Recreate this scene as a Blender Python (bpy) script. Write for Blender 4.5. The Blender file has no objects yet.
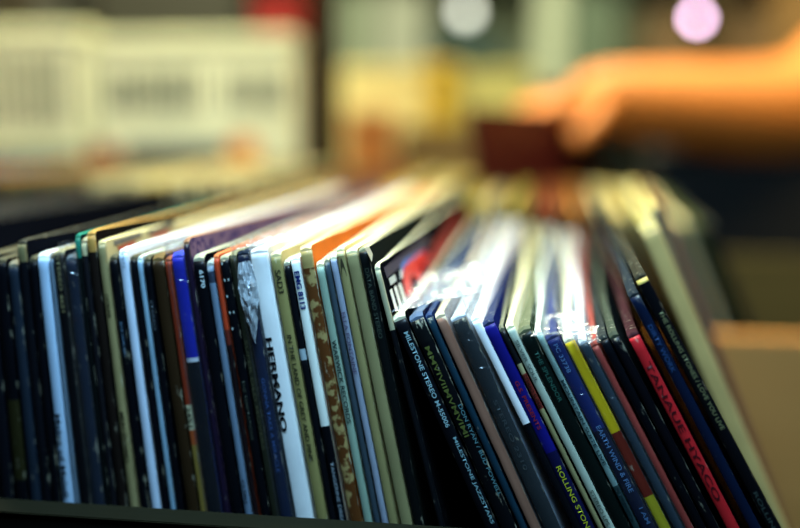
import bpy, bmesh, math, random
from mathutils import Vector, Matrix, noise
sc = bpy.context.scene
COL = sc.collection
PI = math.pi

# ---------------------------------------------------------------- camera
cd = bpy.data.cameras.new('camera'); cam = bpy.data.objects.new('camera', cd); COL.objects.link(cam)
cam.location = (0.05904, -0.33483, 0.354)
cam.rotation_euler = (math.radians(90-7.64), 0, math.radians(10))
cd.sensor_width = 36; cd.lens = 50; cd.clip_start = .01
cd.dof.use_dof = True; cd.dof.focus_distance = .344; cd.dof.aperture_fstop = 2.7
sc.camera = cam

# ---------------------------------------------------------------- light and exposure
sc.view_settings.view_transform = 'Standard'; sc.view_settings.look = 'None'
sc.view_settings.exposure = 0.0; sc.view_settings.gamma = 1.0
sc.cycles.use_denoising = True
w = bpy.data.worlds.new('world'); sc.world = w; w.use_nodes = True
w.node_tree.nodes['Background'].inputs[0].default_value = (.10, .16, .22, 1)
w.node_tree.nodes['Background'].inputs[1].default_value = .06
def area(name, loc, target, size, energy, color, spread=180):
    l = bpy.data.lights.new(name, 'AREA'); l.shape = 'DISK'; l.size = size; l.energy = energy; l.color = color
    l.spread = math.radians(spread)
    o = bpy.data.objects.new(name, l); COL.objects.link(o); o.location = loc
    o.rotation_euler = (Vector(target)-Vector(loc)).to_track_quat('-Z', 'Y').to_euler()
    return o
area('warm_ceiling_lamp', (-.15, .60, 1.55), (0, .3, .3), .7, 19, (1, .87, .58))
area('cool_fill_light', (.0, -.115, .65), (.0, 0, .28), .19, 3.5, (.42, .74, 1), 160)  # added cool fill, no real window; hung close so spines dim downwards
area('shop_lamp_left', (-.50, .55, 1.35), (-.35, 1.0, .25), .6, 34, (.97, 1, .70))
area('shop_lamp_right', (.60, .45, 1.5), (.45, 1.0, .35), .4, 19, (1, .76, .40))
area('shop_back_lamp', (.1, 1.2, 1.4), (0, 1.9, .45), .5, 12, (.9, 1, .72))

# ---------------------------------------------------------------- helpers
def lin(h):
    if not isinstance(h, str): return tuple(h)
    h = h.lstrip('#'); c = [int(h[i:i+2], 16)/255 for i in (0, 2, 4)]
    return tuple(x/12.92 if x <= .04045 else ((x+.055)/1.055)**2.4 for x in c)
MATS = {}
def paper(hexc, wear=.5, rough=.45, seed=0.0, mottle=None, spec=.15):
    """printed card: base colour, fibre-like stains and rubbed pale flecks"""
    key = (hexc, wear, rough, seed, mottle, spec)
    if key in MATS: return MATS[key]
    m = bpy.data.materials.new('card'); m.use_nodes = True
    nt = m.node_tree; N = nt.nodes; Lk = nt.links; b = N['Principled BSDF']
    b.inputs['Roughness'].default_value = rough
    b.inputs['Specular IOR Level'].default_value = spec
    tc = N.new('ShaderNodeTexCoord')
    mp = N.new('ShaderNodeMapping'); mp.inputs['Location'].default_value = (seed, seed*1.7, seed*.6)
    Lk.new(tc.outputs['Object'], mp.inputs['Vector'])
    c = lin(hexc)
    base = None
    n1 = N.new('ShaderNodeTexNoise'); n1.inputs['Scale'].default_value = 60; n1.inputs['Detail'].default_value = 5
    Lk.new(mp.outputs[0], n1.inputs['Vector'])
    mx = N.new('ShaderNodeMix'); mx.data_type = 'RGBA'
    mx.inputs['A'].default_value = (c[0]*.72, c[1]*.72, c[2]*.72, 1)
    mx.inputs['B'].default_value = (min(1, c[0]*1.18), min(1, c[1]*1.18), min(1, c[2]*1.18), 1)
    Lk.new(n1.outputs['Fac'], mx.inputs['Factor'])
    out = mx.outputs['Result']
    if mottle:
        n3 = N.new('ShaderNodeTexNoise'); n3.inputs['Scale'].default_value = 300; n3.inputs['Detail'].default_value = 2
        Lk.new(mp.outputs[0], n3.inputs['Vector'])
        r3 = N.new('ShaderNodeValToRGB'); r3.color_ramp.elements[0].position = .50; r3.color_ramp.elements[1].position = .58
        Lk.new(n3.outputs['Fac'], r3.inputs['Fac'])
        mm = N.new('ShaderNodeMix'); mm.data_type = 'RGBA'; Lk.new(r3.outputs['Color'], mm.inputs['Factor'])
        Lk.new(out, mm.inputs['A']); mm.inputs['B'].default_value = (*lin(mottle), 1); out = mm.outputs['Result']
    if wear > 0:
        n2 = N.new('ShaderNodeTexNoise'); n2.inputs['Scale'].default_value = 420; n2.inputs['Detail'].default_value = 4
        n2.inputs['Roughness'].default_value = .65
        mp2 = N.new('ShaderNodeMapping'); mp2.inputs['Scale'].default_value = (1, 1, .35)
        Lk.new(mp.outputs[0], mp2.inputs['Vector']); Lk.new(mp2.outputs[0], n2.inputs['Vector'])
        r2 = N.new('ShaderNodeValToRGB')
        r2.color_ramp.elements[0].position = .70-.05*wear; r2.color_ramp.elements[1].position = .80-.05*wear
        r2.color_ramp.elements[1].color = (.75*min(1, wear+.2), )*3+(1,)
        at = N.new('ShaderNodeAttribute'); at.attribute_name = 'rub'
        ma = N.new('ShaderNodeMath'); ma.operation = 'MULTIPLY_ADD'; ma.inputs[1].default_value = .16*min(1, wear+.2)
        Lk.new(at.outputs['Fac'], ma.inputs[0]); Lk.new(n2.outputs['Fac'], ma.inputs[2]); Lk.new(ma.outputs[0], r2.inputs['Fac'])
        m2 = N.new('ShaderNodeMix'); m2.data_type = 'RGBA'; Lk.new(r2.outputs['Color'], m2.inputs['Factor'])
        Lk.new(out, m2.inputs['A'])
        lum = sum(c)/3
        wc = (.50, .47, .34, 1) if lum < .4 else (c[0]*.45, c[1]*.42, c[2]*.35, 1)
        m2.inputs['B'].default_value = wc; out = m2.outputs['Result']
    Lk.new(out, b.inputs['Base Color'])
    bp = N.new('ShaderNodeBump'); bp.inputs['Strength'].default_value = .25; bp.inputs['Distance'].default_value = .0004
    Lk.new(n1.outputs['Fac'], bp.inputs['Height']); Lk.new(bp.outputs[0], b.inputs['Normal'])
    MATS[key] = m; return m
def plain(hexc, rough=.5, name='paint'):
    key = ('p', hexc, rough)
    if key in MATS: return MATS[key]
    m = bpy.data.materials.new(name); m.use_nodes = True; b = m.node_tree.nodes['Principled BSDF']
    N = m.node_tree.nodes; Lk = m.node_tree.links; c = lin(hexc)
    n = N.new('ShaderNodeTexNoise'); n.inputs['Scale'].default_value = 9; n.inputs['Detail'].default_value = 4
    tc = N.new('ShaderNodeTexCoord'); Lk.new(tc.outputs['Object'], n.inputs['Vector'])
    mx = N.new('ShaderNodeMix'); mx.data_type = 'RGBA'
    mx.inputs['A'].default_value = (c[0]*.8, c[1]*.8, c[2]*.8, 1); mx.inputs['B'].default_value = (*[min(1, x*1.15) for x in c], 1)
    Lk.new(n.outputs['Fac'], mx.inputs['Factor']); Lk.new(mx.outputs['Result'], b.inputs['Base Color'])
    b.inputs['Roughness'].default_value = rough
    MATS[key] = m; return m
def wood(hexc, hex2, rough=.6, scale=1.0):
    key = ('w', hexc, hex2)
    if key in MATS: return MATS[key]
    m = bpy.data.materials.new('wood'); m.use_nodes = True; nt = m.node_tree; N = nt.nodes; Lk = nt.links; b = N['Principled BSDF']
    tc = N.new('ShaderNodeTexCoord'); mp = N.new('ShaderNodeMapping'); mp.inputs['Scale'].default_value = (2*scale, 30*scale, 30*scale)
    n = N.new('ShaderNodeTexNoise'); n.inputs['Scale'].default_value = 3; n.inputs['Detail'].default_value = 6; n.inputs['Distortion'].default_value = .6
    Lk.new(tc.outputs['Object'], mp.inputs[0]); Lk.new(mp.outputs[0], n.inputs['Vector'])
    mx = N.new('ShaderNodeMix'); mx.data_type = 'RGBA'; mx.inputs['A'].default_value = (*lin(hexc), 1); mx.inputs['B'].default_value = (*lin(hex2), 1)
    Lk.new(n.outputs['Fac'], mx.inputs['Factor']); Lk.new(mx.outputs['Result'], b.inputs['Base Color'])
    b.inputs['Roughness'].default_value = rough+.2; b.inputs['Specular IOR Level'].default_value = .08
    bp = N.new('ShaderNodeBump'); bp.inputs['Strength'].default_value = .2; bp.inputs['Distance'].default_value = .001
    Lk.new(n.outputs['Fac'], bp.inputs['Height']); Lk.new(bp.outputs[0], b.inputs['Normal'])
    MATS[key] = m; return m
def glow(name, col, s):
    m = bpy.data.materials.new(name); m.use_nodes = True; b = m.node_tree.nodes['Principled BSDF']
    b.inputs['Base Color'].default_value = (*col, 1); b.inputs['Emission Color'].default_value = (*col, 1); b.inputs['Emission Strength'].default_value = s
    return m
def plastic_mat(lo, hi, rg, bs, dfm):
    m = bpy.data.materials.new('clear_plastic'); m.use_nodes = True; nt = m.node_tree; N = nt.nodes; Lk = nt.links
    for n in list(N): N.remove(n)
    out = N.new('ShaderNodeOutputMaterial'); mix = N.new('ShaderNodeMixShader'); tr = N.new('ShaderNodeBsdfTransparent')
    mix2 = N.new('ShaderNodeMixShader'); g = N.new('ShaderNodeBsdfGlossy'); df = N.new('ShaderNodeBsdfDiffuse')
    g.inputs['Roughness'].default_value = rg; g.inputs['Color'].default_value = (.9, .95, 1, 1); df.inputs['Color'].default_value = (.7, .78, .85, 1)
    tc = N.new('ShaderNodeTexCoord'); no = N.new('ShaderNodeTexNoise'); no.inputs['Scale'].default_value = 110; no.inputs['Detail'].default_value = 3
    no.inputs['Distortion'].default_value = 1.0
    Lk.new(tc.outputs['Object'], no.inputs['Vector'])
    bp = N.new('ShaderNodeBump'); bp.inputs['Strength'].default_value = bs; bp.inputs['Distance'].default_value = .003
    Lk.new(no.outputs['Fac'], bp.inputs['Height']); Lk.new(bp.outputs[0], g.inputs['Normal'])
    mix2.inputs[0].default_value = dfm; Lk.new(g.outputs[0], mix2.inputs[1]); Lk.new(df.outputs[0], mix2.inputs[2])
    lw = N.new('ShaderNodeLayerWeight'); lw.inputs['Blend'].default_value = .35
    mr = N.new('ShaderNodeMapRange'); mr.inputs['To Min'].default_value = lo; mr.inputs['To Max'].default_value = hi
    Lk.new(lw.outputs['Facing'], mr.inputs['Value']); Lk.new(mr.outputs[0], mix.inputs[0])
    Lk.new(tr.outputs[0], mix.inputs[1]); Lk.new(mix2.outputs[0], mix.inputs[2]); Lk.new(mix.outputs[0], out.inputs[0])
    return m
PLASTIC = plastic_mat(.05, .35, .22, .9, .12)
PLASTIC3 = plastic_mat(.5, .95, .25, .7, .7)
PLASTIC2 = plastic_mat(.22, .65, .22, 1.0, .25)

def link(name, me, mat=None, parent=None):
    o = bpy.data.objects.new(name, me); COL.objects.link(o)
    if mat is not None and me is not None: me.materials.append(mat)
    if parent: o.parent = parent
    return o
def tag(o, label=None, cat=None, group=None, kind=None):
    if label: o['label'] = label
    if cat: o['category'] = cat
    if group: o['group'] = group
    if kind: o['kind'] = kind
    return o
def empty(name, loc, rot=(0, 0, 0)):
    o = bpy.data.objects.new(name, None); COL.objects.link(o); o.location = loc; o.rotation_euler = rot; o.empty_display_size = .02; return o
def box_bm(bm, x0, x1, y0, y1, z0, z1, bev=0):
    r = bmesh.ops.create_cube(bm, size=1)
    vs = r['verts']
    for v in vs:
        v.co = Vector(((x0+x1)/2+v.co.x*(x1-x0), (y0+y1)/2+v.co.y*(y1-y0), (z0+z1)/2+v.co.z*(z1-z0)))
    if bev:
        es = list({e for v in vs for e in v.link_edges})
        bmesh.ops.bevel(bm, geom=es, offset=bev, segments=2, affect='EDGES')
def to_me(bm, name, smooth=False):
    me = bpy.data.meshes.new(name); bmesh.ops.recalc_face_normals(bm, faces=bm.faces); bm.to_mesh(me); bm.free()
    if smooth:
        for p in me.polygons: p.use_smooth = True
    return me
def box(name, x0, x1, y0, y1, z0, z1, mat, parent=None, bev=.002):
    bm = bmesh.new(); box_bm(bm, x0, x1, y0, y1, z0, z1, bev); return link(name, to_me(bm, name), mat, parent)
def tube(name, pts, r, mat, parent=None, seg=10, cap=True):
    bm = bmesh.new(); rings = []
    pts = [Vector(p) for p in pts]
    for i, p in enumerate(pts):
        d = (pts[min(i+1, len(pts)-1)]-pts[max(i-1, 0)]).normalized()
        a = d.orthogonal().normalized(); b2 = d.cross(a); rr = r[i] if isinstance(r, (list, tuple)) else r
        rings.append([bm.verts.new(p+(a*math.cos(2*PI*k/seg)+b2*math.sin(2*PI*k/seg))*rr) for k in range(seg)])
    for A, B in zip(rings, rings[1:]):
        for k in range(seg): bm.faces.new((A[k], A[(k+1) % seg], B[(k+1) % seg], B[k]))
    if cap: bm.faces.new(rings[0]); bm.faces.new(rings[-1])
    return link(name, to_me(bm, name, True), mat, parent)
def ball(name, c, r, mat, parent=None, sx=1, sy=1, sz=1):
    bm = bmesh.new(); bmesh.ops.create_uvsphere(bm, u_segments=20, v_segments=14, radius=r)
    for v in bm.verts: v.co = Vector(c)+Vector((v.co.x*sx, v.co.y*sy, v.co.z*sz))
    return link(name, to_me(bm, name, True), mat, parent)

# ---------------------------------------------------------------- writing
_tc = {}
def text_mesh(s):
    if s in _tc: return _tc[s]
    c = bpy.data.curves.new('t', 'FONT'); c.body = s; c.size = 1; c.offset = .035 if s in ('HERMANO', 'EMG 8113', '6170') else .010; c.resolution_u = 3
    o = bpy.data.objects.new('t', c); COL.objects.link(o)
    dg = bpy.context.evaluated_depsgraph_get(); dg.update()
    me = bpy.data.meshes.new_from_object(o.evaluated_get(dg))
    bpy.data.objects.remove(o); bpy.data.curves.remove(c)
    xs = [v.co.x for v in me.vertices]; ys = [v.co.y for v in me.vertices]
    _tc[s] = (me, min(xs), max(xs), min(ys), max(ys)); return _tc[s]
def spine_text(parent, s, w0, length, h, dx, col, t):
    src, x0, x1, y0, y1 = text_mesh(s)
    me = src.copy()
    if y1-y0 < .3: y0, y1 = 0, .7
    for v in me.vertices:
        u = (v.co.x-x0)/(x1-x0); q = (v.co.y-y0)/(y1-y0)-.5
        xx = dx+q*h
        lim = t*.46
        xx = max(-lim, min(lim, xx))
        v.co = Vector((xx, -.00022, w0-u*length))
    return link('spine_lettering', me, paper(col, .8, .5), parent)

# ---------------------------------------------------------------- a record album
def sleeve_geo(H, W, t, seed, smin=.0016):
    tb = max(smin, t*.62)
    rnd = random.Random(seed)
    bend = rnd.uniform(-.0003, .0003)
    nw, nv = 22, 12
    ws = [H*i/(nw-4) for i in range(nw-4)]+[H-.005, H-.0025, H-.0012, H-.0004, H]
    vs = [W*(j/nv)**1.6 for j in range(nv+1)]
    rc = rnd.uniform(.002, .004)
    def thick(v): return t+(tb-t)*min(1, v/W*1.5)
    def off(v, w_): return bend*math.sin(PI*w_/H)+.0008*math.sin(2.2*PI*v/W+seed)*min(1, v/.1)
    def topcut(v):
        return rc*(1-math.sqrt(max(0, 1-(1-v/rc)**2))) if v < rc else .0004*noise.noise((v*90, seed*3.1, 0))
    def P(side, v, w_):
        ww = w_ - topcut(v)*(w_/H)**6
        y = v if v > .001 else .0011
        return (off(v, w_)+side*thick(v)/2, y, ww)
    return nw, nv, ws, vs, P, off, rc
def rub(me, f):
    a = me.attributes.new('rub', 'FLOAT', 'POINT')
    for i, v in enumerate(me.vertices): a.data[i].value = max(0.0, min(1.0, f(v.co)))
def make_sleeve(parent, H, W, t, seed, body, edge):
    nw, nv, ws, vs, P, off, rc = sleeve_geo(H, W, t, seed)
    bm = bmesh.new(); G = {}
    extra = [0, rc*.35, rc*.8]
    vv = sorted(set([0.0, rc*.3, rc*.7, rc]+[v for v in vs if v > rc*1.3]))
    for sd in (-1, 1):
        for j, v in enumerate(vv):
            for i, w_ in enumerate(ws): G[sd, j, i] = bm.verts.new(P(sd, v, w_))
    n = len(vv)
    for j in range(n-1):
        for i in range(nw):
            for sd in (-1, 1):
                bm.faces.new([G[sd, j, i], G[sd, j+1, i], G[sd, j+1, i+1], G[sd, j, i+1]])
    def mid(j, dz):   # folded top edge, slightly crowned
        a, b = G[-1, j, nw].co, G[1, j, nw].co
        return bm.verts.new(((a.x+b.x)/2, a.y, a.z+dz))
    top = [mid(j, .0005) for j in range(n)]
    for j in range(n-1):
        for sd in (-1, 1):
            f = bm.faces.new([G[sd, j, nw], G[sd, j+1, nw], top[j+1], top[j]]); f.material_index = 1
    for j in range(n-1):
        bm.faces.new([G[-1, j, 0], G[1, j, 0], G[1, j+1, 0], G[-1, j+1, 0]])
    for i in range(nw):
        f = bm.faces.new([G[-1, n-1, i], G[1, n-1, i], G[1, n-1, i+1], G[-1, n-1, i+1]]); f.material_index = 1
    bm.faces.new([G[-1, n-1, nw], G[1, n-1, nw], top[-1]])
    me = to_me(bm, 'sleeve'); rub(me, lambda c: max(1-(H-c.z)/.0022, .9*(1-c.y/.003), 0)); o = link('sleeve', me, body, parent); me.materials.append(edge)
    return o
def make_spine(parent, H, W, t, seed, mats, segs, rough_edge=False):
    """narrow rounded spine; segs colour stretches of it"""
    nw, nv, ws0, vs, P, off, rc = sleeve_geo(H, W, t, seed)
    cuts = [H-rc*.9]+[x for s in segs for x in s[:2]]
    ws = sorted(set([0.0]+[H*i/60 for i in range(1, 60)]+[c for c in cuts if 0 < c < H-rc*.85]))
    ws = [x for x in ws if x <= H-rc*.88]+[H-rc*.45]
    prof = [(-.5, .0012), (-.485, .0003), (-.40, 0), (0, -.0001), (.40, 0), (.485, .0003), (.5, .0012)]
    bm = bmesh.new(); rows = []
    for w_ in ws:
        e = .00025*noise.noise((w_*260, seed*1.3, 2)) if rough_edge else .00007*noise.noise((w_*200, seed, 5))
        back = .0006 if w_ == ws[-1] else 0
        rows.append([bm.verts.new((off(0, w_)+a*(t+2*e*(1 if a > 0 else -1)*(abs(a) > .3)), y+back, w_)) for a, y in prof])
    for r0, r1, wa, wb in zip(rows, rows[1:], ws, ws[1:]):
        mi = 0; wm = (wa+wb)/2
        for k, s in enumerate(segs):
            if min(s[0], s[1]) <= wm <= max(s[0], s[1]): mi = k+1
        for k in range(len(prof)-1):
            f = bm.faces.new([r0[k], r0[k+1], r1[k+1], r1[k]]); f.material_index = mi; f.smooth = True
    bm.faces.new(rows[-1]); 
    me = to_me(bm, 'spine'); rub(me, lambda c: max(1-(H-c.z)/.006, 1.0 if c.y > .0002 else 0)); o = link('spine', me, mats[0], parent)
    for m in mats[1:]: me.materials.append(m)
    return o
def make_cover(parent, H, W, t, seed, flap=False):
    """clear outer bag, a little bigger than the sleeve, puckered at its mouth"""
    bm = bmesh.new(); nz, ny = 40, 30
    g = .0007
    def ripple(v, w_, sd):
        a = noise.noise((v*70+seed, w_*55, sd*3))*.0006
        k = max(0, 1-(H-w_)/.03)*max(0, 1-v/.05)
        return a*.5+sd*k*abs(noise.noise((v*160, w_*140, seed+sd)))*.0022
    top = .004
    for sd in (-1, 1):
        g2 = {}
        for i in range(nz+1):
            w_ = H*.45+(H*.55+top)*(i/nz)
            for j in range(ny+1):
                v = -.0012+(W*.8)*(j/ny)**1.8
                th = t+(max(.0016, t*.62)-t)*min(1, max(0, v)/W*1.5)
                zz = w_+(.002*noise.noise((v*120, seed, 1)) if i == nz else 0)
                g2[i, j] = bm.verts.new((sd*(th/2+g)+ripple(v, w_, sd)*.6+.0008*math.sin(2.2*PI*v/W+seed)*min(1, max(0, v)/.1), v, zz))
        for i in range(nz):
            for j in range(ny):
                f = bm.faces.new([g2[i, j], g2[i+1, j], g2[i+1, j+1], g2[i, j+1]]); f.smooth = True
        if sd == -1: left = g2
    for i in range(nz):   # front fold across the spine
        f = bm.faces.new([left[i, 0], g2[i, 0], g2[i+1, 0], left[i+1, 0]]); f.smooth = True
    o = link('plastic_cover', to_me(bm, 'plastic_cover', True), PLASTIC, parent)
    if flap: crumple(parent, 'plastic_flap', H, t, seed, *flap)
    return o
def crumple(parent, name, H, t, seed, v0, v1, z0, z1, xs, amp=.004):
    """creased loose end of the outer bag: v along the sleeve, z relative to its top, xs sideways drift"""
    bm = bmesh.new(); n = 34; G = {}
    for i in range(n+1):
        for j in range(n+1):
            u = i/n; q = j/n; v = v0+(v1-v0)*q
            a = noise.noise((u*4+seed, q*5, 0)); b2 = noise.noise((u*9, q*11, seed)); e = abs(noise.noise((u*6, q*6, seed*2)))
            k = .25+.75*u
            edge = (1-.35*abs(2*q-1)**3)*(1+.25*a)
            G[i, j] = bm.verts.new((t*.1+xs[0]+(xs[1]-xs[0])*u+amp*k*(a+.6*b2), v+amp*.8*b2*k, H+z0+(z1-z0)*u*edge+amp*.8*e*k))
    for i in range(n):
        for j in range(n):
            bm.faces.new([G[i, j], G[i+1, j], G[i+1, j+1], G[i, j+1]])
    return link(name, to_me(bm, name, False), PLASTIC2, parent)
def pucker(parent, H, t, seed):
    """bulging fold of the bag on the spine side, tapering downwards"""
    bm = bmesh.new(); n = 22; G = {}
    for i in range(n+1):
        for j in range(n+1):
            u = i/n; q = j/n
            wd = .0052*math.sin(PI*min(1, .12+u*.88))**.7*(1-.55*u)
            x = t*.5-.0008+wd*(q-.5)*1.5-.0009*u
            G[i, j] = bm.verts.new((x, -.0016-.0022*math.sin(PI*q)*math.sin(PI*u)+.0012*noise.noise((u*9, q*7, seed)), H-.003-.026*u+.0008*noise.noise((q*9, u*6, 1))))
    for i in range(n):
        for j in range(n): bm.faces.new([G[i, j], G[i+1, j], G[i+1, j+1], G[i, j+1]])
    return link('plastic_pucker', to_me(bm, 'plastic_pucker', False), PLASTIC3, parent)
def prism_on_face(parent, name, pts, t, H, col, lift):
    bm = bmesh.new()
    def th(v): return t+(max(.0016, t*.62)-t)*min(1, max(0, v)/.315*1.5)
    vs = [bm.verts.new((th(v)/2+lift+.0008*math.sin(2.2*PI*v/.315+parent['seed'])*min(1, v/.1), v, w_)) for v, w_ in pts]
    try: f = bm.faces.new(vs)
    except ValueError: bm.free(); return
    r = bmesh.ops.extrude_face_region(bm, geom=[f])
    for v in r['geom']:
        if isinstance(v, bmesh.types.BMVert): v.co.x += .00012
    bmesh.ops.triangulate(bm, faces=bm.faces[:])
    return link(name, to_me(bm, name), paper(col, .3, .35), parent)
GROUP = 'record albums standing in the front crate'
count = [0]
def R(key, label, loc, lean, ang, H, t, spine, body, edge, segs=(), texts=(), prints=(), extra='', wear=.5, W=.315):
    count[0] += 1; seed = count[0]*1.37
    root = empty('record_album', loc, (0, math.radians(lean), math.radians(ang)))
    tag(root, label, 'record', GROUP)
    mott = {'mottle': '#3a2c50' if key == 'a23' else '#6a7468'}.get(extra)
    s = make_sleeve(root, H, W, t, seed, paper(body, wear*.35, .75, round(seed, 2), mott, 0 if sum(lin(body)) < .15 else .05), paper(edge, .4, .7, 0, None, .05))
    s['seed'] = seed
    sm = '#9c8756' if extra == 'peel' else None
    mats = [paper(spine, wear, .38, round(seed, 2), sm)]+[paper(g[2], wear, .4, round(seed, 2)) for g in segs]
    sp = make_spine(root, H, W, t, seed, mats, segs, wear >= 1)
    nw, nv, ws0, vs, P, off, rc = sleeve_geo(H, W, t, seed)
    for (st, w0, ln, h, dx, col) in texts:
        o = spine_text(sp, st, w0, ln, h, dx, col, t)
    for k, (nm, pts, col) in enumerate(prints):
        prism_on_face(s, nm, pts, t, H, col, .0002+.0001*k)
    FL = {'c5': (.002, .080, .009, .002, (-.020, .005), .0055), 'c13': (-.002, .030, .006, -.002, (-.010, .004), .003),
          'c14': (-.002, .020, .002, -.004, (-.003, .004), .003), 'a29': (-.002, .022, .001, .002, (-.002, .010), .003)}
    if extra in ('cover', 'coverflap'): make_cover(root, H, W, t, seed, FL.get(key))
    if key in ('c13', 'a29'): crumple(root, 'plastic_flap', H, t, seed, *FL[key])
    if key == 'a29': pucker(root, H, t, seed)
    return root

# ---------------------------------------------------------------- setting
FLOOR = -.80
st = lambda o: tag(o, kind='structure')
st(box('floor', -3, 3.2, -1.6, 3.0, FLOOR-.05, FLOOR, wood('#3a2c1c', '#5b452c'), bev=0))
st(box('wall_back', -3, 3.2, 3.0, 3.1, FLOOR, 2.2, plain('#66705c', .8), bev=0))
st(box('wall_left', -3.1, -3, -1.6, 3.1, FLOOR, 2.2, plain('#66705c', .8), bev=0))
st(box('wall_right', 3.2, 3.3, -1.6, 3.1, FLOOR, 2.2, plain('#3c352a', .8), bev=0))

tb = empty('display_table', (-.1, .5, FLOOR)); tag(tb, 'long dark wooden display table under the record crates', 'table')
box('table_top', -.95, .55, -.72, .85, .755, .787, wood('#241b12', '#3a2c1c'), tb)
for x in (-.9, .50):
    for y in (-.68, .80): box('leg', x-.03, x+.03, y-.03, y+.03, 0, .755, wood('#241b12', '#3a2c1c'), tb)
ZT = -.013

def crate(x0, x1, y0, y1, zf, zb, label, wa, wb, inner=None, t=.010):
    r = empty('record_crate', ((x0+x1)/2, (y0+y1)/2, ZT)); tag(r, label, 'crate')
    cx, cy = (x0+x1)/2, (y0+y1)/2; X0, X1, Y0, Y1 = x0-cx, x1-cx, y0-cy, y1-cy; b = -ZT
    m = wood(wa, wb)
    box('front_panel', X0, X1, Y0, Y0+t, 0, zf+b, m, r, .0015)
    box('back_panel', X0, X1, Y1-t, Y1, 0, zb+b, inner or m, r, .0015)
    if inner: box('rim', X0, X1, Y0-.0008, Y0+t+.0008, zf+b, zf+b+.0008, wood('#14120a', '#221f10'), r, .0003)
    box('side_panel', X0, X0+t, Y0+t, Y1-t, 0, zb+b, m, r, .0015)
    box('side_panel', X1-t, X1, Y0+t, Y1-t, 0, zb+b, m, r, .0015)
    box('bottom_panel', X0+t, X1-t, Y0+t, Y1-t, 0, .011, m, r, 0)
    return r
crate(-.66, .44, -.020, .352, .2277, .2234, 'wooden record crate in front, dark lip along the bottom left', '#060503', '#0c0a06', wood('#c08444', '#d89c58'))

# ---------------------------------------------------------------- the albums in the front crate
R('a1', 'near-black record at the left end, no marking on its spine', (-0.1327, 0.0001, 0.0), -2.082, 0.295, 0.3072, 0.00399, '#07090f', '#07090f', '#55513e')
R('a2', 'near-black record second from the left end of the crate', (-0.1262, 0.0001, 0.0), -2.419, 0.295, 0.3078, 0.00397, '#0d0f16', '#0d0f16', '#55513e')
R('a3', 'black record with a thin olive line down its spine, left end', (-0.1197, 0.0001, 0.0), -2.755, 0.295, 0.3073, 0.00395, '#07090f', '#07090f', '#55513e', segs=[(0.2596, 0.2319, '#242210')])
R('a4', 'dark slate record with scuffed tan corner, left of the tall black one', (-0.1132, -0.0001, 0.0), -3.105, -0.205, 0.3065, 0.00328, '#1d2632', '#1d2632', '#8c8672')
R('a5', 'tall black record with a tan taped top corner near left end', (-0.108, -0.0001, 0.0), -3.375, -0.205, 0.3136, 0.00293, '#0c0e14', '#0c0e14', '#3c3a30', segs=[(0.3139, 0.3067, '#6c6444')])
R('a6', 'black record just left of the pale blue spine', (-0.1033, -0.0001, 0.0), -3.618, -0.205, 0.3085, 0.0026, '#07090f', '#07090f', '#55513e')
R('a7', 'pale blue white record spine with black lettering, far left', (-0.0981, -0.0001, 0.0), -3.886, -0.205, 0.3096, 0.00356, '#a9c4e0', '#cfd6dc', '#dfe3df', texts=[('Males of Malefi', 0.2559, 0.0286, 0.00168, -0.00031, '#0a0a14')], wear=0.25)
R('a8', 'thin grey spine touching the pale blue one on its right', (-0.0941, -0.0001, 0.0), -4.096, -0.205, 0.3091, 0.00113, '#5f7080', '#5f7080', '#55513e')
R('a9', 'black record with faded cream letters beside thin grey spine', (-0.0903, -0.0001, 0.0), -4.293, -0.205, 0.3109, 0.00354, '#0f1014', '#0f1014', '#a29b78', texts=[('STEREO 4621', 0.3093, 0.0186, 0.00122, 0.0, '#86805e')])
R('a10', 'slate record with glossy plastic glare, left part of the crate', (-0.0845, -0.0001, 0.0), -4.596, -0.205, 0.3095, 0.00353, '#141d2e', '#141a26', '#5a646c', extra='cover')
R('a11', 'tall dark record with a bright green top corner', (-0.0801, -0.0001, 0.0), -4.822, -0.205, 0.3165, 0.00159, '#080d0e', '#0b1e1c', '#2c8067', segs=[(0.3172, 0.309, '#1c6a58')])
R('a12', 'tall dark record with cream worn corner behind green-cornered one', (-0.0773, -0.0001, 0.0), -4.969, -0.205, 0.3153, 0.00169, '#15151a', '#121218', '#b1a683', segs=[(0.3153, 0.3098, '#aaa07c')])
R('a13', 'tall record with orange-tan rounded corner and dark spine', (-0.0734, -0.0001, 0.0), -5.166, -0.205, 0.3178, 0.0027, '#191310', '#15120f', '#b68a46', segs=[(0.3181, 0.3112, '#a87f40')])
R('a14', 'olive tan record with red and grey print along its top', (-0.0687, -0.0001, 0.0), -5.409, -0.205, 0.315, 0.00253, '#8c8058', '#c4b07c', '#d8c58e', texts=[('CATALINA', 0.2976, 0.0079, 0.00122, 0.0, '#1c1a10'), ('MERCENARIO', 0.2582, 0.017, 0.00138, 0.0, '#15150f')], prints=[('cover_print', [(0.0066, 0.3142), (0.0287, 0.3149), (0.0291, 0.3132), (0.0069, 0.3125)], '#5b5548'), ('cover_print', [(0.0091, 0.3119), (0.0229, 0.3124), (0.0233, 0.3109), (0.0094, 0.3105)], '#b2452f'), ('cover_print', [(0.034, 0.3149), (0.0586, 0.3159), (0.0591, 0.3144), (0.0344, 0.3132)], '#5b5548'), ('cover_print', [(0.0368, 0.3126), (0.0519, 0.3132), (0.0524, 0.3117), (0.0373, 0.3111)], '#b2452f')])
R('a15', 'black record with tiny pale blue lettering right of olive tan one', (-0.0641, -0.0001, 0.0), -5.651, -0.205, 0.3103, 0.00268, '#07090f', '#07090f', '#55513e', texts=[('BLUE NOTE 8451', 0.2886, 0.0113, 0.0008, 0.00031, '#54718a')])
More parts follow.
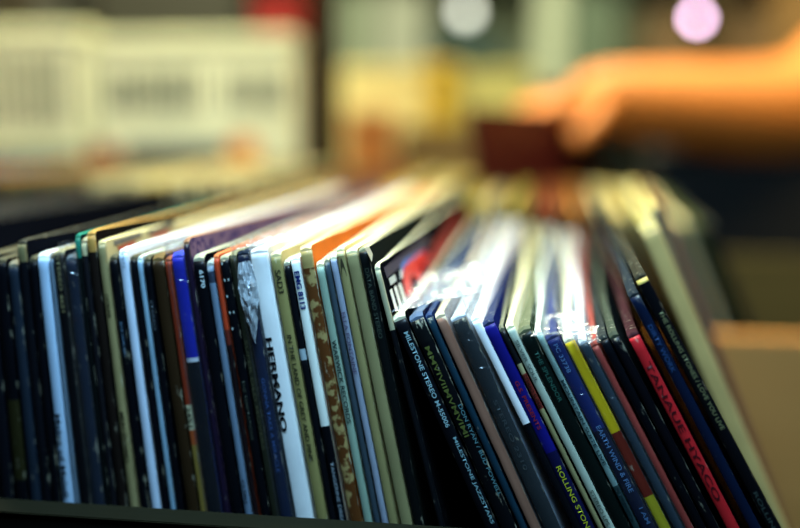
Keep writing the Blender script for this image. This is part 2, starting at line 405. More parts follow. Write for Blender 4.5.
R('a16', 'white blue record with brilliantly lit white top edge', (-0.0589, -0.0001, 0.0), -5.917, -0.205, 0.3125, 0.00283, '#c3d3e8', '#f2f2ee', '#ffffff', texts=[('1972', 0.3112, 0.0046, 0.00122, 0.0, '#98a9bb')], wear=0.15)
R('a17', 'black record between the white one and the narrow pale one', (-0.0547, -0.0001, 0.0), -6.132, -0.205, 0.3104, 0.00204, '#07090f', '#07090f', '#55513e')
R('a18', 'narrow pale teal record spine with black lettered neighbour', (-0.0515, -0.0001, 0.0), -6.297, -0.205, 0.3105, 0.00156, '#7f9fb4', '#8fa3a8', '#c7cdc0')
R('a19', 'black record with tiny grey words right of narrow pale one', (-0.0482, -0.0001, 0.0), -6.469, -0.205, 0.3107, 0.00218, '#07090f', '#07090f', '#55513e', texts=[('STEREO', 0.2966, 0.0099, 0.00092, 0.0, '#4d565e')])
R('a20', 'dim brown record left of the red-brown thin one', (-0.043, -0.0001, 0.0), -6.737, -0.205, 0.3113, 0.00373, '#2c1f11', '#40301c', '#6e5733')
R('a21', 'thin rust red record spine turning ochre near the bottom', (-0.0382, -0.0001, 0.0), -6.979, -0.205, 0.3109, 0.00186, '#8a3420', '#7a3420', '#a25c3b', segs=[(0.2624, 0.254, '#c9c4a0'), (0.254, 0.249, '#a8502a'), (0.249, 0.1819, '#8a7438')], texts=[('2451', 0.2618, 0.0067, 0.00122, 0.0, '#14120e')])
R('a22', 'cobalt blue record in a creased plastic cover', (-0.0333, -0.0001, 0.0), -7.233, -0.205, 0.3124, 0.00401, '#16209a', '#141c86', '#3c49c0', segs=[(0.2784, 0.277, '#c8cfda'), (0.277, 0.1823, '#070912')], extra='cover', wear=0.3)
R('a23', 'tall record with mottled purple cover showing above its neighbours', (-0.0284, -0.0001, 0.0), -7.486, -0.205, 0.3172, 0.00184, '#1b1226', '#6a5266', '#9a6f52', extra='mottle', W=0.312)
R('a24', 'black record numbered 6170 in white at its top', (-0.0237, -0.0002, 0.0), -7.725, -0.205, 0.3123, 0.00367, '#07090f', '#07090f', '#a9a78c', texts=[('6170', 0.3077, 0.0058, 0.00141, 0.00061, '#c2d2d6')])
R('a25', 'blue-grey record spine left of the red one, dark label on top', (-0.0188, -0.0001, 0.0), -7.97, -0.098, 0.3109, 0.00213, '#64788e', '#8a94a0', '#9aa39c', segs=[(0.308, 0.3038, '#2b3444')], texts=[('CS 9463', 0.2386, 0.0078, 0.00107, 0.0, '#10151c')])
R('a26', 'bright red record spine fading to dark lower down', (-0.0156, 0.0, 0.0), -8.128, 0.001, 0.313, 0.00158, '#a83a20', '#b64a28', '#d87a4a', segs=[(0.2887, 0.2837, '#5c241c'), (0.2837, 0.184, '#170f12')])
R('a27', 'black record with a column of small pale dots', (-0.0118, 0.0001, 0.0), -8.32, 0.121, 0.3126, 0.00288, '#07090f', '#07090f', '#b0a888', texts=[('.  :  .  :  .', 0.311, 0.0221, 0.00183, 0.0, '#a8b6b4'), ('THE TEMPTATIONS', 0.2725, 0.0199, 0.00092, 0.0, '#3a4038')])
R('a28', 'dark olive black record left of the plastic wrapped navy one', (-0.0076, 0.0002, 0.0), -8.531, 0.254, 0.3141, 0.00211, '#26281e', '#1a1c18', '#8a8668', texts=[('SUPER OLD MOVERS', 0.2859, 0.0364, 0.00092, 0.0, '#4c4c38')])
R('a29', 'navy record marked PC 30987 under glossy crumpled plastic', (-0.0029, 0.0003, 0.0), -8.764, 0.401, 0.3147, 0.00346, '#101c38', '#152238', '#1c2c40', texts=[('PC 30987', 0.3005, 0.0114, 0.00138, 0.0, '#8ea4b4'), ('GONNA TAKE A MIRACLE', 0.2737, 0.0313, 0.00116, 0.0, '#33538c')], extra='cover')
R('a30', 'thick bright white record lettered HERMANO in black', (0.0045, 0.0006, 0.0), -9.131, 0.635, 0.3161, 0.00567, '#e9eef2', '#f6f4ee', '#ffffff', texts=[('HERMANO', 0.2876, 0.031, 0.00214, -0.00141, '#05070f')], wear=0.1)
R('a31', 'olive record titled IN THE LAND OF GREY AND PINK', (0.0119, 0.0008, 0.0), -9.497, 0.869, 0.3153, 0.00341, '#8d8350', '#b9ab76', '#ded3a4', texts=[('SAD3', 0.3098, 0.0074, 0.00183, 0.0, '#22241a'), ('IN THE LAND OF GREY AND PINK', 0.2888, 0.0419, 0.00141, 0.0, '#23241a')])
R('a32', 'black record with torn white flecks right of the olive one', (0.0163, 0.0009, 0.0), -9.718, 1.012, 0.313, 0.00198, '#0b0d12', '#0b0d12', '#b9b7a0', segs=[(0.2845, 0.2809, '#9fb0b8'), (0.2806, 0.2796, '#14161c')])
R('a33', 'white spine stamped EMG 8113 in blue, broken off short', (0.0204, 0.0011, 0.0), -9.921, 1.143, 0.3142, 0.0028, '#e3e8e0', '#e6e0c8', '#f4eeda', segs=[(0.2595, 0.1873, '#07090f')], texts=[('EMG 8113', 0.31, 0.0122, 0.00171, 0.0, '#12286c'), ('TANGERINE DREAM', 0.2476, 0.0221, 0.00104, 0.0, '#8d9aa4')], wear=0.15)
R('a34', 'brown record with peeling tan paper and an orange cover top', (0.0258, 0.0013, 0.0), -10.186, 1.315, 0.3181, 0.00372, '#5a3418', '#c8641c', '#e8c98c', segs=[(0.3181, 0.3113, '#a08a55')], extra='peel', wear=1.0)
R('a35', 'pale green record titled WARWICK RECORDS', (0.031, 0.0015, 0.0), -10.443, 1.482, 0.3136, 0.00248, '#8ca391', '#a9a68a', '#d9cfa8', texts=[('WARWICK RECORDS', 0.2885, 0.0272, 0.00141, 0.0, '#1d2a2c')])
R('a36', 'slate blue record between the pale green and lilac spines', (0.0344, 0.0016, 0.0), -10.614, 1.595, 0.3148, 0.00175, '#36444e', '#5c5c50', '#b3ab8a')
R('a37', 'lilac grey record with faint wine coloured lettering', (0.0376, 0.0017, 0.0), -10.77, 1.697, 0.3157, 0.00198, '#8e96a8', '#a8a49a', '#e6deb8', texts=[('ELLA FONTAINE', 0.298, 0.0201, 0.00128, 0.0, '#5e5470')])
R('a38', 'tan record with a scribble at its cream top corner', (0.0413, 0.0019, 0.0), -10.955, 1.819, 0.3185, 0.0026, '#8f8558', '#c1b27c', '#efe0ac', segs=[(0.3188, 0.3162, '#d0c08a')], texts=[('(', 0.3156, 0.0061, 0.00153, 0.0, '#3b3626')])
R('a39', 'wide khaki record left of the last upright black one', (0.0463, 0.0021, 0.0), -11.205, 1.957, 0.3182, 0.00354, '#8a825a', '#b4a878', '#e6daae')
R('a40', 'thick black record, last upright one, rounded white worn corner', (0.0517, 0.0022, 0.0), -11.475, 1.957, 0.3192, 0.00292, '#0c0f10', '#1b1f1c', '#a79f7c', texts=[('DATA BAND STEREO', 0.3131, 0.0225, 0.00128, 0.0, '#39443c')], prints=[('corner_wear', [(-0.0066, 0.32), (0.0018, 0.3195), (0.0058, 0.3166), (0.0015, 0.3146), (-0.0023, 0.3176)], '#d2d2bc')])
R('b1', 'leaning record whose cover shows a big red and blue label', (0.0691, 0.0026, 0.0), -13.994, 1.957, 0.317, 0.0017, '#0e1014', '#0c0e12', '#c9c3a0', segs=[(0.3183, 0.2963, '#a9a585')], prints=[('cover_band', [(0.0061, 0.3153), (0.116, 0.314), (0.1226, 0.3103), (0.007, 0.3119)], '#141238'), ('label_edge', [(0.0351, 0.3113), (0.0451, 0.3128), (0.092, 0.3104), (0.1019, 0.3087), (0.0366, 0.3093)], '#3f6fb8'), ('red_label', [(0.0408, 0.3103), (0.0546, 0.3108), (0.0885, 0.3102), (0.0989, 0.3089), (0.1024, 0.3056), (0.0998, 0.301), (0.0878, 0.3017), (0.0852, 0.3052), (0.0781, 0.3056), (0.0752, 0.3017), (0.063, 0.3016), (0.0588, 0.3055), (0.0509, 0.3057), (0.0452, 0.3011), (0.0323, 0.3011), (0.0337, 0.3062)], '#e02a20'), ('cover_stroke', [(0.0049, 0.308), (0.0091, 0.308), (0.0104, 0.3008), (0.0062, 0.3009)], '#e6e6da'), ('cover_stroke', [(0.013, 0.3077), (0.0174, 0.3077), (0.0192, 0.3006), (0.0147, 0.3007)], '#e6e6da'), ('cover_stroke', [(0.0214, 0.3074), (0.026, 0.3073), (0.0284, 0.3003), (0.0238, 0.3005)], '#e6e6da'), ('cover_fleck', [(0.0065, 0.3116), (0.0187, 0.3112), (0.0196, 0.309), (0.007, 0.3093)], '#b9c0b8'), ('cover_fleck', [(0.0293, 0.3107), (0.0341, 0.3107), (0.0327, 0.3084), (0.0274, 0.3082)], '#c9cfc8')])
R('c1', 'leaning black record titled MILESTONE JAZZSTARS in pale blue', (0.1305, 0.0045, 0.0), -24.207, 1.957, 0.3202, 0.00403, '#0a0c12', '#08090d', '#d9d3b4', texts=[('MILESTONE STEREO M-55006', 0.3147, 0.0328, 0.00147, 0.00031, '#9cc0c8'), ('MILESTONE JAZZSTARS', 0.2782, 0.0301, 0.00141, 0.00061, '#8ab2ba')], prints=[('red_strip', [(0.0743, 0.3264), (0.142, 0.329), (0.2519, 0.3311), (0.2746, 0.3278), (0.176, 0.3239), (0.088, 0.3227)], '#8a2424')])
R('c2', 'leaning black record with yellow scuffs, titled DON RYAN BUD POWELL', (0.1363, 0.0045, 0.0), -24.26, 1.957, 0.3205, 0.00454, '#090b0f', '#101838', '#5c6c84', segs=[(0.3205, 0.3195, '#c8c4a4'), (0.3193, 0.3117, '#0d1012')], texts=[('MMVIVIIMVMVIMI', 0.3103, 0.031, 0.00159, -0.00046, '#5c6430'), ('DON RYAN / BUD POWELL', 0.2896, 0.0316, 0.00116, 0.00153, '#58868e')], extra='scuff', wear=1.2)
R('c3', 'leaning dark teal blue record left of the salmon one', (0.1408, 0.0045, 0.0), -24.301, 1.957, 0.3211, 0.00213, '#16303f', '#16244a', '#36486c')
R('c4', 'leaning salmon brown record spine with ragged edge', (0.1455, 0.0046, 0.0), -24.481, 1.957, 0.3221, 0.00317, '#9a6f5c', '#8d8c90', '#cfc0a0', wear=1.0)
R('c5', 'leaning charcoal record under crinkled clear plastic', (0.1513, 0.0046, 0.0), -24.533, 1.957, 0.3214, 0.00486, '#22282c', '#9aa4b0', '#c4ccd4', texts=[('STEREO 2310', 0.293, 0.0241, 0.00122, 0.0, '#3a4448')], extra='coverflap')
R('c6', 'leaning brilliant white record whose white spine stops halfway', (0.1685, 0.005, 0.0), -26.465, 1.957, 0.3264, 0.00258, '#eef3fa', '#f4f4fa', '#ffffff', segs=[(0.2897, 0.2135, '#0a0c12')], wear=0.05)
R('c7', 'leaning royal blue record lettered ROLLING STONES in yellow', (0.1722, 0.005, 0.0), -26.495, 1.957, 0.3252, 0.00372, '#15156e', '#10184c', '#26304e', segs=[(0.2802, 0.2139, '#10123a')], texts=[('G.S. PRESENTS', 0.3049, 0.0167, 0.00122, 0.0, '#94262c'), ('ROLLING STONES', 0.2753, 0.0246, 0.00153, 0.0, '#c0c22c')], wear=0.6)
R('c8', 'leaning thin black record with a red and cream spine strip', (0.1786, 0.005, 0.0), -26.984, 1.957, 0.325, 0.00153, '#101216', '#1a201e', '#6c6c58', segs=[(0.3123, 0.3088, '#a09870'), (0.3088, 0.2967, '#7c3028'), (0.2967, 0.2153, '#8c845c')], texts=[('STEREO SUPER', 0.3085, 0.0115, 0.00122, 0.0, '#14100e')])
R('c9', 'leaning pale grey-green record left of the dark green one', (0.1816, 0.005, 0.0), -27.007, 1.957, 0.3256, 0.00254, '#aab5a4', '#c3c4a8', '#dcd6ac', texts=[('SILVER SOUL', 0.3207, 0.0145, 0.0011, 0.0, '#5e6a66'), ('STEREO LPS 4', 0.2686, 0.0141, 0.0011, 0.0, '#4e5a50')])
R('c10', 'leaning black green record with dim teal lettering', (0.1858, 0.005, 0.0), -27.041, 1.957, 0.3248, 0.00405, '#0b1412', '#1c2c20', '#5c6048', texts=[('THE SPLENDOR', 0.3169, 0.0173, 0.00128, 0.00031, '#2f5a50')], extra='mottle')
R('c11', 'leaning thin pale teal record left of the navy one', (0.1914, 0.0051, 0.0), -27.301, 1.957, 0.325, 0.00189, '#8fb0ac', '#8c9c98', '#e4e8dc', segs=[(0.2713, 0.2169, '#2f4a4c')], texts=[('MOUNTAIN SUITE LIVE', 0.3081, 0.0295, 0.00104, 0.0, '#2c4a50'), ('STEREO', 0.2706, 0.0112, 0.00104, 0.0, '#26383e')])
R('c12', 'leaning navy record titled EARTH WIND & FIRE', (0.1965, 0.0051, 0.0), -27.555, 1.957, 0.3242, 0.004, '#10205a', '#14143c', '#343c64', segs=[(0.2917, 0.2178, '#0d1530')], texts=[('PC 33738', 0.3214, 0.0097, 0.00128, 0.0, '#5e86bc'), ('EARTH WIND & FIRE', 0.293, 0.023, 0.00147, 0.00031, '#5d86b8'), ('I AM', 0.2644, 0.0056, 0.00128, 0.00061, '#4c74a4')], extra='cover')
R('c13', 'leaning yellow record spine with a rust red lower part', (0.2029, 0.0052, 0.0), -27.818, 1.957, 0.3241, 0.00323, '#d4b41e', '#8a9098', '#d4d4bc', segs=[(0.2919, 0.2696, '#70281e'), (0.2696, 0.2188, '#b0a42a')])
R('c14', 'leaning slate blue record in wrinkled shiny plastic', (0.2071, 0.0052, 0.0), -27.849, 1.957, 0.3237, 0.00272, '#2a3844', '#98a4b2', '#dfe6ee', extra='coverflap')
R('c15', 'leaning thin pinkish red record spine', (0.2117, 0.0052, 0.0), -28.096, 1.957, 0.3235, 0.00209, '#8c3a34', '#80342c', '#8c4038')
R('c16', 'leaning black record right of the pinkish thin spine', (0.2156, 0.0052, 0.0), -28.125, 1.957, 0.3258, 0.00257, '#07090f', '#12161a', '#262c2c')
R('c17', 'leaning black record touching the bright red one', (0.2194, 0.0053, 0.0), -28.153, 1.957, 0.3274, 0.00281, '#0a0a10', '#14181a', '#3a4034')
R('c18', 'leaning bright red record with dark letters and pale edge', (0.2256, 0.0053, 0.0), -28.199, 1.957, 0.3274, 0.00339, '#c4242a', '#2a1014', '#3c1c22', texts=[('TANAUE HYACO', 0.3182, 0.0476, 0.00183, 0.0, '#4c1218')], wear=0.3)
R('c19', 'leaning navy record between bright red and topmost black ones', (0.2206, 0.0051, 0.0244), -28.47, 1.957, 0.315, 0.00312, '#0c1730', '#101c34', '#20282e', texts=[('DIRTY WORK', 0.3041, 0.0161, 0.00138, 0.0, '#2c4a78')])
R('c20', 'black record titled THE ROLLING STONES LOVE YOU LIVE', (0.2242, 0.0052, 0.0305), -28.812, 1.957, 0.315, 0.00345, '#0a0b10', '#0c0d12', '#2c2a20', segs=[(0.315, 0.3126, '#d8b860')], texts=[('THE ROLLING STONES / LOVE YOU LIVE', 0.3028, 0.0405, 0.00128, 0.00046, '#7c7c58'), ('ROLLIN', 0.2408, 0.0125, 0.00122, 0.0, '#3a4644')])
R('d1', 'thick out of focus cream record right of the topmost black one', (0.2162, 0.0829, 0.0076), -24.266, 1.2, 0.335, 0.00665, '#c4a466', '#9f8c50', '#a89c68', W=0.25)
R('d2', 'blurred olive yellow record pushed back in the leaning block', (0.2006, 0.1023, 0.0239), -23.3, 1.049, 0.315, 0.00288, '#6c6428', '#5c5424', '#8c8040', W=0.23)
R('d3', 'blurred cream grey record pushed back, left of the pink one', (0.2021, 0.1417, 0.0242), -22.387, 0.797, 0.315, 0.00349, '#8c805c', '#8c8054', '#d8c880', W=0.192)
R('d4', 'blurred dusky pink record pushed back beside tan crate wall', (0.206, 0.1611, 0.0239), -22.175, 0.546, 0.315, 0.00254, '#6c3c38', '#5c3834', '#a88458', W=0.172)

# dark albums further along to the left, seen only as receding black tops
proto = R('z', 'near-black record further left in the front crate, only its dark top edge showing', (-.20, 0, 0), -5.5, 1.8, .311, .0034, '#0b0d12', '#0e1016', '#15171c')
proto['group'] = 'near-black records at the far left of the front crate'
rnd = random.Random(4)
for i in range(1, 36):
    c = proto.copy(); COL.objects.link(c); c.location = (-.152-.0041*(i+1)-.004, rnd.uniform(0, .004), 0)
    c.location.x = -.165-.0043*i
    c.rotation_euler = (0, math.radians(-5.5+.05*i), math.radians(1.8))
    c.scale = (1, 1, 1-.0012*i)
    for ch in proto.children:
        d = ch.copy(); COL.objects.link(d); d.parent = c
proto.location.x = -.162

# ---------------------------------------------------------------- the second crate
crate(-.72, .40, .362, .700, .200, .2299, 'second wooden record crate behind the front one, olive rail', '#4c4428', '#625834')
def rear_proto(colr, edge, label, group):
    r = empty('record_album', (0, 0, 0)); tag(r, label, 'record', group)
    make_sleeve(r, .311, .305, .0040, 2.2, paper(colr, .3), paper(edge, .3)); make_spine(r, .311, .305, .0040, 2.2, [paper(colr, .5)], ())
    return r
KIN = {
 'pink': ('#d08c88', '#f0b8b4', 'pink-edged record at the left of the second crate'),
 'blue': ('#123a5c', '#2c6488', 'dark blue record in the second crate below the pale lettered box'),
 'dark': ('#131a1a', '#2a3430', 'dark record in the second crate, with a dark top edge'),
 'green': ('#303c20', '#4c5a34', 'mossy green record in the second crate'),
 'rust': ('#74301c', '#94482a', 'rust red record in the second crate'),
 'orange': ('#b06820', '#c88438', 'orange-edged record in the second crate'),
 'cream': ('#b8b088', '#e6dcaa', 'cream-edged record in the second crate'),
 'yellow': ('#a89438', '#dcc460', 'yellow-edged record in the second crate'),
 'brown': ('#5c3c20', '#7c5a30', 'brown record in the second crate'),
}
seq = (['pink']*13+['dark']*2+['rust']*2+['blue', 'dark', 'blue', 'dark', 'blue', 'blue', 'dark', 'blue', 'dark', 'dark']+['rust', 'dark', 'orange', 'orange', 'green', 'dark', 'green', 'brown', 'green', 'dark', 'brown', 'green', 'dark', 'brown', 'green',
        'cream', 'cream', 'green', 'cream', 'cream', 'yellow', 'cream', 'dark', 'cream', 'green', 'cream', 'brown', 'cream', 'green', 'dark', 'green', 'brown', 'rust', 'brown', 'green', 'rust', 'dark', 'rust', 'brown', 'yellow', 'cream', 'green', 'yellow', 'cream', 'yellow', 'dark',
        'green', 'yellow', 'cream', 'dark', 'yellow', 'green', 'rust', 'rust', 'brown', 'orange', 'dark', 'cream', 'yellow', 'cream', 'yellow', 'cream', 'dark', 'cream', 'green', 'dark'])
protos = {}
n = len(seq); rnd = random.Random(11)
for i, k in enumerate(seq):
    x = -.60+(.148+.60)*i/(n-1)
    f = i/(n-1)
    lean = 6 if f < .5 else 6+(f-.5)/.5*17
    xb = x
    if k not in protos:
        a, b, lab = KIN[k]; protos[k] = rear_proto(a, b, lab, k+' records in the second crate'); c = protos[k]
    else:
        s0 = protos[k]; c = s0.copy(); COL.objects.link(c)
        for ch in s0.children:
            d = ch.copy(); COL.objects.link(d); d.parent = c
    # x is where the top sits; the foot slides right as the album leans
    c.location = (x+.311*math.sin(math.radians(lean))-.02, .376+rnd.uniform(0, .005), 0)
    c.rotation_euler = (0, -math.radians(lean), math.radians(1.5))

# ---------------------------------------------------------------- boxes and cards beyond the crates
def pbox(name, label, cat, a, b, depth, mat, top_lid=True, base=None, group=None, rim=True):
    """a box whose front face spans the two opposite corners a (upper left) and b (lower right)"""
    z0 = ZT if base is None else base
    x0, x1, y, z1 = a[0], b[0], a[1], a[2]
    r = empty(name, ((x0+x1)/2, y+depth/2, z0)); tag(r, label, cat, group); h = z1-z0; hx = (x1-x0)/2; hy = depth/2
    box('body', -hx, hx, -hy, hy, 0, h-.012, mat, r, .003)
    if top_lid: box('lid', -hx-.002, hx+.002, -hy-.002, hy+.002, h-.014, h, mat, r, .003)
    return r, hx, hy, h
def strokes(r, hx, hy, zs, step, wd, col='#10130c', seed=1, x0f=-.9, x1f=.9, gaps=()):
    rnd = random.Random(seed); bm = bmesh.new(); x = hx*x0f
    while x < hx*x1f:
        if not any(g0 < (x/hx) < g1 for g0, g1 in gaps):
            a, b = zs; box_bm(bm, x, x+wd*rnd.uniform(.7, 1.15), -hy-.0016, -hy-.0004, a+rnd.uniform(0, .004), b-rnd.uniform(0, .006))
        x += step
    return link('lettering', to_me(bm, 'lettering'), plain(col, .6), r)
cream = plain('#e8e8c4', .7)
r, hx, hy, h = pbox('storage_box', 'cream box with tall black lettering at the far left', 'box', (-0.6153, 0.7400, 0.4445), (-0.4563, 0.7400, 0.3183), .03, cream)
strokes(r, hx, hy, (h-.105, h-.022), .0135, .0065, seed=3, x0f=-.5, x1f=.72)
r, hx, hy, h = pbox('storage_box', 'long cream box with a line of tall black lettering', 'box', (-0.4473, 0.7400, 0.4353), (-0.2355, 0.7400, 0.3195), .03, cream)
strokes(r, hx, hy, (h-.080, h-.032), .0130, .0068, seed=5, x0f=-.84, x1f=.12)
strokes(r, hx, hy, (h-.076, h-.036), .0130, .0060, seed=6, x0f=.34, x1f=.88)
# thin grey pole between the two pale boxes
a = (-0.4998, 0.8300, 0.4249)
p = empty('metal_pole', (a[0], .83, ZT)); tag(p, 'grey metal pole rising between the two cream boxes', 'pole')
tube('shaft', [(0, 0, .01), (0, 0, 1.1)], .018, plain('#26261f', .5), p); tube('foot', [(0, 0, 0), (0, 0, .012)], .04, plain('#3c3c34', .5), p, 16)
a = (-0.2379, 0.8300, 0.4223)
p = empty('wooden_post', (a[0], .83, ZT)); tag(p, 'dark brown square post right of the long lettered box', 'post')
box('shaft', -.022, .022, -.022, .022, .01, 1.2, wood('#1c120a', '#2c1e10'), p); box('foot', -.04, .04, -.04, .04, 0, .012, wood('#2a1c10', '#3e2c18'), p)
# coloured tabs that stick out of the second crate
def tab(a, w_, h_, col, label):
    r = empty('divider_card', (a[0], a[1], .02)); tag(r, label, 'divider card', 'coloured divider cards in the second crate')
    z = a[2]-.02
    box('card', -.05, .05, -.0008, .0008, 0, z-h_*.4, paper('#6a6248'), r, 0)
    bm = bmesh.new(); bmesh.ops.create_cone(bm, cap_ends=True, segments=24, radius1=w_/2, radius2=w_/2, depth=.003)
    bmesh.ops.rotate(bm, verts=bm.verts, matrix=Matrix.Rotation(PI/2, 3, 'X')); bmesh.ops.translate(bm, verts=bm.verts, vec=(0, 0, z))
    link('round_tab', to_me(bm, 'round_tab'), plain(col, .5), r)
tab((-0.4138, 0.6830, 0.3106), .034, .02, '#8c1414', 'divider card with a dark red round tab below the cream boxes')
tab((-0.2718, 0.6830, 0.3201), .030, .02, '#d87a1c', 'divider card with an orange round tab left of the dark post')
tab((-0.2439, 0.5000, 0.3025), .018, .02, '#a8341c', 'divider card with a brick red round tab behind the white edges')
pbox('storage_box', 'dark blue box standing below the long lettered box', 'box', (-0.4047, 0.7080, 0.3255), (-0.2901, 0.7080, 0.2714), .018, plain('#0c3450', .6))
pbox('storage_box', 'dark green box standing below the far left lettering', 'box', (-0.5803, 0.7080, 0.3186), (-0.4580, 0.7080, 0.2692), .018, plain('#2a3a20', .7))
# boxes in the middle distance
pbox('storage_box', 'pale cream box standing right of the dark post', 'box', (-0.2554, 0.9800, 0.4121), (-0.1438, 0.9800, 0.3126), .12, plain('#ddd08a', .7))
r, hx, hy, h = pbox('storage_box', 'small orange box in front of the pale cream box', 'box', (-0.2285, 0.9300, 0.3574), (-0.1733, 0.9300, 0.3140), .03, plain('#b8702c', .7))
pbox('storage_box', 'bright yellow box between pale cream and olive boxes', 'box', (-0.1544, 1.0000, 0.4169), (-0.1127, 1.0000, 0.3122), .1, plain('#c8a81c', .6))
pbox('storage_box', 'pale olive box left of the reaching hand', 'box', (-0.1111, 1.0200, 0.4103), (-0.0204, 1.0200, 0.3121), .1, plain('#b4b068', .7))
pbox('storage_tray', 'low brown tray in front of the yellow and olive boxes', 'tray', (-0.1622, 0.9200, 0.3528), (-0.0257, 0.9200, 0.3151), .05, plain('#6c5426', .8), top_lid=False)
r, hx, hy, h = pbox('storage_bin', 'black storage bin behind the second crate, under the reaching arm', 'bin', (0.1159, 0.8000, 0.3176), (0.3545, 0.8000, 0.1460), .28, plain('#0c0e0c', .7))

# the album the hand is lifting
ma = rear_proto('#3c0e10', '#5c1c18', 'dark maroon record being lifted out by the reaching hand', None)
q0 = (0.0036, 0.6000, 0.3614)
ma.location = (q0[0], q0[1]-.1, q0[2]-.311); ma.rotation_euler = (0, math.radians(-8), math.radians(-18))
# shelving and things on the wall behind
sh = empty('wall_shelving', (-.4, 1.9, FLOOR)); tag(sh, 'tall dark wooden shelving unit against the far wall', 'shelving')
dk = wood('#332a1c', '#4a3e28')
for x in (-1.5, -.70, .655, 1.5): box('upright', x-.02, x+.02, -.15, .15, 0, 2.2, dk, sh)
for z in (.4, .86, 1.19, 1.52, 1.85): box('shelf_board', -1.5, 1.5, -.15, .15, z-.012, z+.012, dk, sh)
box('back_board', -1.5, 1.5, .15, .165, 0, 2.2, plain('#7c8468', .8), sh)
def on_shelf(name, label, px, col, zb=None, d=.12, y=1.79):
    (x0, _, z1), (x1, _, _) = px
    base = FLOOR+1.19+.012 if zb is None else zb
    pbox(name, label, 'box', (x0, y, z1), (x1, y, 0), d, plain(col, .7), base=base, group=None)
B2 = FLOOR+1.202
on_shelf('storage_box', 'grey brown box on the shelf above the far left lettering', ((-1.2672, 1.7900, 0.6467), (-1.0103, 1.7900, 0.5235)), '#57544a')
on_shelf('storage_box', 'dark grey-brown box on the shelf beside the metal pole', ((-0.9966, 1.7900, 0.6408), (-0.6331, 1.7900, 0.5186)), '#3e3c30')
pbox('storage_box', 'red box lying on top of the long lettered box', 'box', (-0.2787, 0.7420, 0.4739), (-0.2325, 0.7420, 0.4328), .028, plain('#a82014', .7), base=(-0.2340, 0.7400, 0.4327)[2]+.0005)
on_shelf('storage_box', 'grey-green box on the shelf right of the dark post', ((-0.4559, 1.7900, 0.5916), (-0.3702, 1.7900, 0.4586)), '#76806a')
on_shelf('storage_box', 'pale sage box on the shelf above the cream box', ((-0.3620, 1.7900, 0.5898), (-0.2692, 1.7900, 0.4578)), '#8c9080')
on_shelf('storage_box', 'dark teal box on the shelf below the white globe lamp', ((-0.2578, 1.7900, 0.5137), (-0.1244, 1.7900, 0.4566)), '#12302c')
on_shelf('storage_box', 'pale grey-green box on the shelf above the reaching hand', ((-0.0594, 1.7900, 0.6022), (-0.0014, 1.7900, 0.4556)), '#a0a890')
on_shelf('storage_box', 'slate green box on the shelf above the forearm', ((0.0034, 1.7900, 0.5829), (0.0937, 1.7900, 0.4548)), '#4c5c48')
on_shelf('storage_box', 'olive brown box on the shelf under the pink lamp', ((0.1419, 1.7900, 0.5409), (0.3636, 1.7900, 0.4525)), '#5c4422')
on_shelf('storage_box', 'ochre box on the shelf at the far right', ((0.3662, 1.7900, 0.5935), (0.5849, 1.7900, 0.4506)), '#7c5a28')
def lamp(a, r0, col, s, label):
    r = empty('pendant_lamp', a); tag(r, label, 'lamp')
    ball('bulb', (0, 0, 0), r0, glow('lit_bulb', col, s), r)
    tube('cord', [(0, 0, r0), (0, 0, 1.25)], .002, plain('#181814', .5), r, 6); tube('socket', [(0, 0, r0*.8), (0, 0, r0*.8+.02)], r0*.6, plain('#181814', .5), r, 12)
lamp((-0.1497, 1.4500, 0.5154), .013, (.95, 1, .9), 3.0, 'white globe lamp glowing above the dark teal box')
lamp((0.1928, 1.3000, 0.4885), .007, (.85, .55, .80), 22, 'pinkish lilac lamp glowing above the reaching arm')

# ---------------------------------------------------------------- the person reaching over the second crate
def skin_mesh(name, verts, edges, radii, mat, parent, root=0, sub=2):
    me = bpy.data.meshes.new(name); me.from_pydata([tuple(v) for v in verts], edges, []); me.update()
    o = link(name, me, mat, parent)
    sk = o.modifiers.new('s', 'SKIN'); sk.use_smooth_shade = True
    me.skin_vertices  # layer exists once the modifier does
    for i, rr in enumerate(radii):
        r2 = rr if isinstance(rr, tuple) else (rr, rr)
        me.skin_vertices[0].data[i].radius = r2
        me.skin_vertices[0].data[i].use_root = (i == root)
    su = o.modifiers.new('d', 'SUBSURF'); su.levels = sub; su.render_levels = sub
    return o
skin = plain('#d07c30', .5, 'skin'); cloth = plain('#14140f', .85, 'dark_cloth'); hairm = plain('#1c120a', .6, 'hair')
V = Vector
hand = V((0.0105, 0.7200, 0.3623)); wrist = V((0.0571, 0.7450, 0.3699)); elbow = V((0.2683, 0.8400, 0.3510)); shoulder = V((0.4392, 1.0200, 0.5462))
base = V((shoulder.x+.21, 1.06, FLOOR))
pr = empty('person', base); tag(pr, 'person in dark clothes at right reaching a bare orange-lit arm over the records', 'person')
def L(v): return V(v)-base
pel = V((0, .02, .86)); 
hd = V((-.045, -.045, 1.545))
verts = [pel, (0, .0, 1.02), (-.01, -.02, 1.20), (-.03, -.03, 1.34), (-.04, -.035, 1.43),       # 0-4 trunk, neck
         V((-.042, -.04, 1.49)), hd+V((0, 0, .03)),                                                                        # 5,6
         L(shoulder), L(shoulder).lerp(L(elbow), .5), L(elbow), L(elbow).lerp(L(wrist), .35), L(wrist), L(wrist).lerp(L(hand), .55),
         (.17, .0, 1.31), (.23, .02, 1.05), (.22, -.03, .83), (.22, -.05, .76),                       # other arm 13-16
         (-.09, .02, .80), (-.10, .0, .46), (-.10, .03, .08), (-.10, -.10, .035),                      # legs 17-20
         (.09, .02, .80), (.10, .0, .46), (.10, .03, .08), (.10, -.10, .035)]
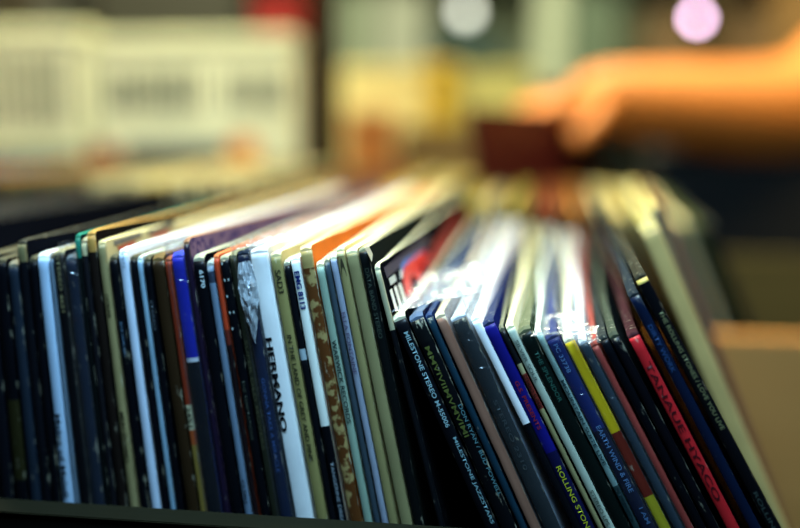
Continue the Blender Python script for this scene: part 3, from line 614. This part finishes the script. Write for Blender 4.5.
edges = [(0, 1), (1, 2), (2, 3), (3, 4), (4, 5), (5, 6), (3, 7), (7, 8), (8, 9), (9, 10), (10, 11), (11, 12), (3, 13), (13, 14), (14, 15), (15, 16),
         (0, 17), (17, 18), (18, 19), (19, 20), (0, 21), (21, 22), (22, 23), (23, 24)]
rad = [(.13, .09), (.11, .08), (.13, .09), (.09, .07), (.050, .050), (.064, .070), (.098, .110), .058, .052, .066, .053, .036, (.030, .020), .058, .045, .034, .03,
       .09, .06, .045, .035, .09, .06, .045, .035]
skin_mesh('body', verts, edges, rad, skin, pr)
# fingers of the reaching hand, curled down over the card edges
palm = L(wrist).lerp(L(hand), .75); dirn = (L(hand)-L(wrist)).normalized(); side = dirn.cross(V((0, 0, 1))).normalized()
for k, (o_, ln) in enumerate(((-.030, .066), (-.010, .076), (.010, .072), (.030, .056))):
    a = palm+side*o_; b = a+dirn*ln*.45+V((0, 0, -.004)); c = b+dirn*ln*.30+V((0, 0, -.018)); d = c+dirn*ln*.05+V((0, 0, -.024))
    skin_mesh('finger', [a-dirn*.02, a, b, c, d], [(0, 1), (1, 2), (2, 3), (3, 4)], [.010, .010, .009, .0085, .0075], skin, pr, 0, 1)
a = palm-dirn*.035-side*.028; b = a-side*.022+dirn*.02+V((0, 0, -.016)); c = b+dirn*.026+V((0, 0, -.018))
skin_mesh('thumb', [a, b, c], [(0, 1), (1, 2)], [.012, .010, .009], skin, pr, 0, 1)
# shirt with short sleeves, trousers, shoes
sv = [(0, .01, .80), (0, .0, 1.02), (-.01, -.02, 1.20), (-.03, -.03, 1.335), L(shoulder)+V((0, 0, .0)), L(shoulder).lerp(L(elbow), .42), (.17, 0, 1.31), (.22, .01, 1.14)]
skin_mesh('shirt', sv, [(0, 1), (1, 2), (2, 3), (3, 4), (4, 5), (3, 6), (6, 7)], [(.17, .12), (.15, .11), (.17, .12), (.115, .09), .07, .066, .07, .06], cloth, pr)
tv = [(0, .02, .88), (-.09, .02, .80), (-.10, .0, .46), (-.10, .03, .06), (.09, .02, .80), (.10, .0, .46), (.10, .03, .06)]
skin_mesh('trousers', tv, [(0, 1), (1, 2), (2, 3), (0, 4), (4, 5), (5, 6)], [(.16, .12), .105, .075, .065, .105, .075, .065], plain('#101418', .9, 'denim'), pr)
for x in (-.10, .10):
    ball('shoe', (x, -.04, .045), .05, plain('#1a1410', .5), pr, 1, 2.3, .85)
ball('hair', (hd.x, hd.y+.02, hd.z+.066), .092, hairm, pr, .92, 1.0, .92)
for s_ in (-1, 1):
    ball('eye', (hd.x+s_*.032, hd.y-.076, hd.z+.02), .0085, plain('#d8d0c4', .3), pr)
    ball('ear', (hd.x+s_*.084, hd.y, hd.z+.005), .025, skin, pr, .4, .7, 1.2)
ball('nose', (hd.x, hd.y-.088, hd.z-.005), .017, skin, pr, .8, 1, 1.3)
ball('mouth', (hd.x, hd.y-.076, hd.z-.038), .018, plain('#9c4030', .5), pr, 1.3, .4, .35)
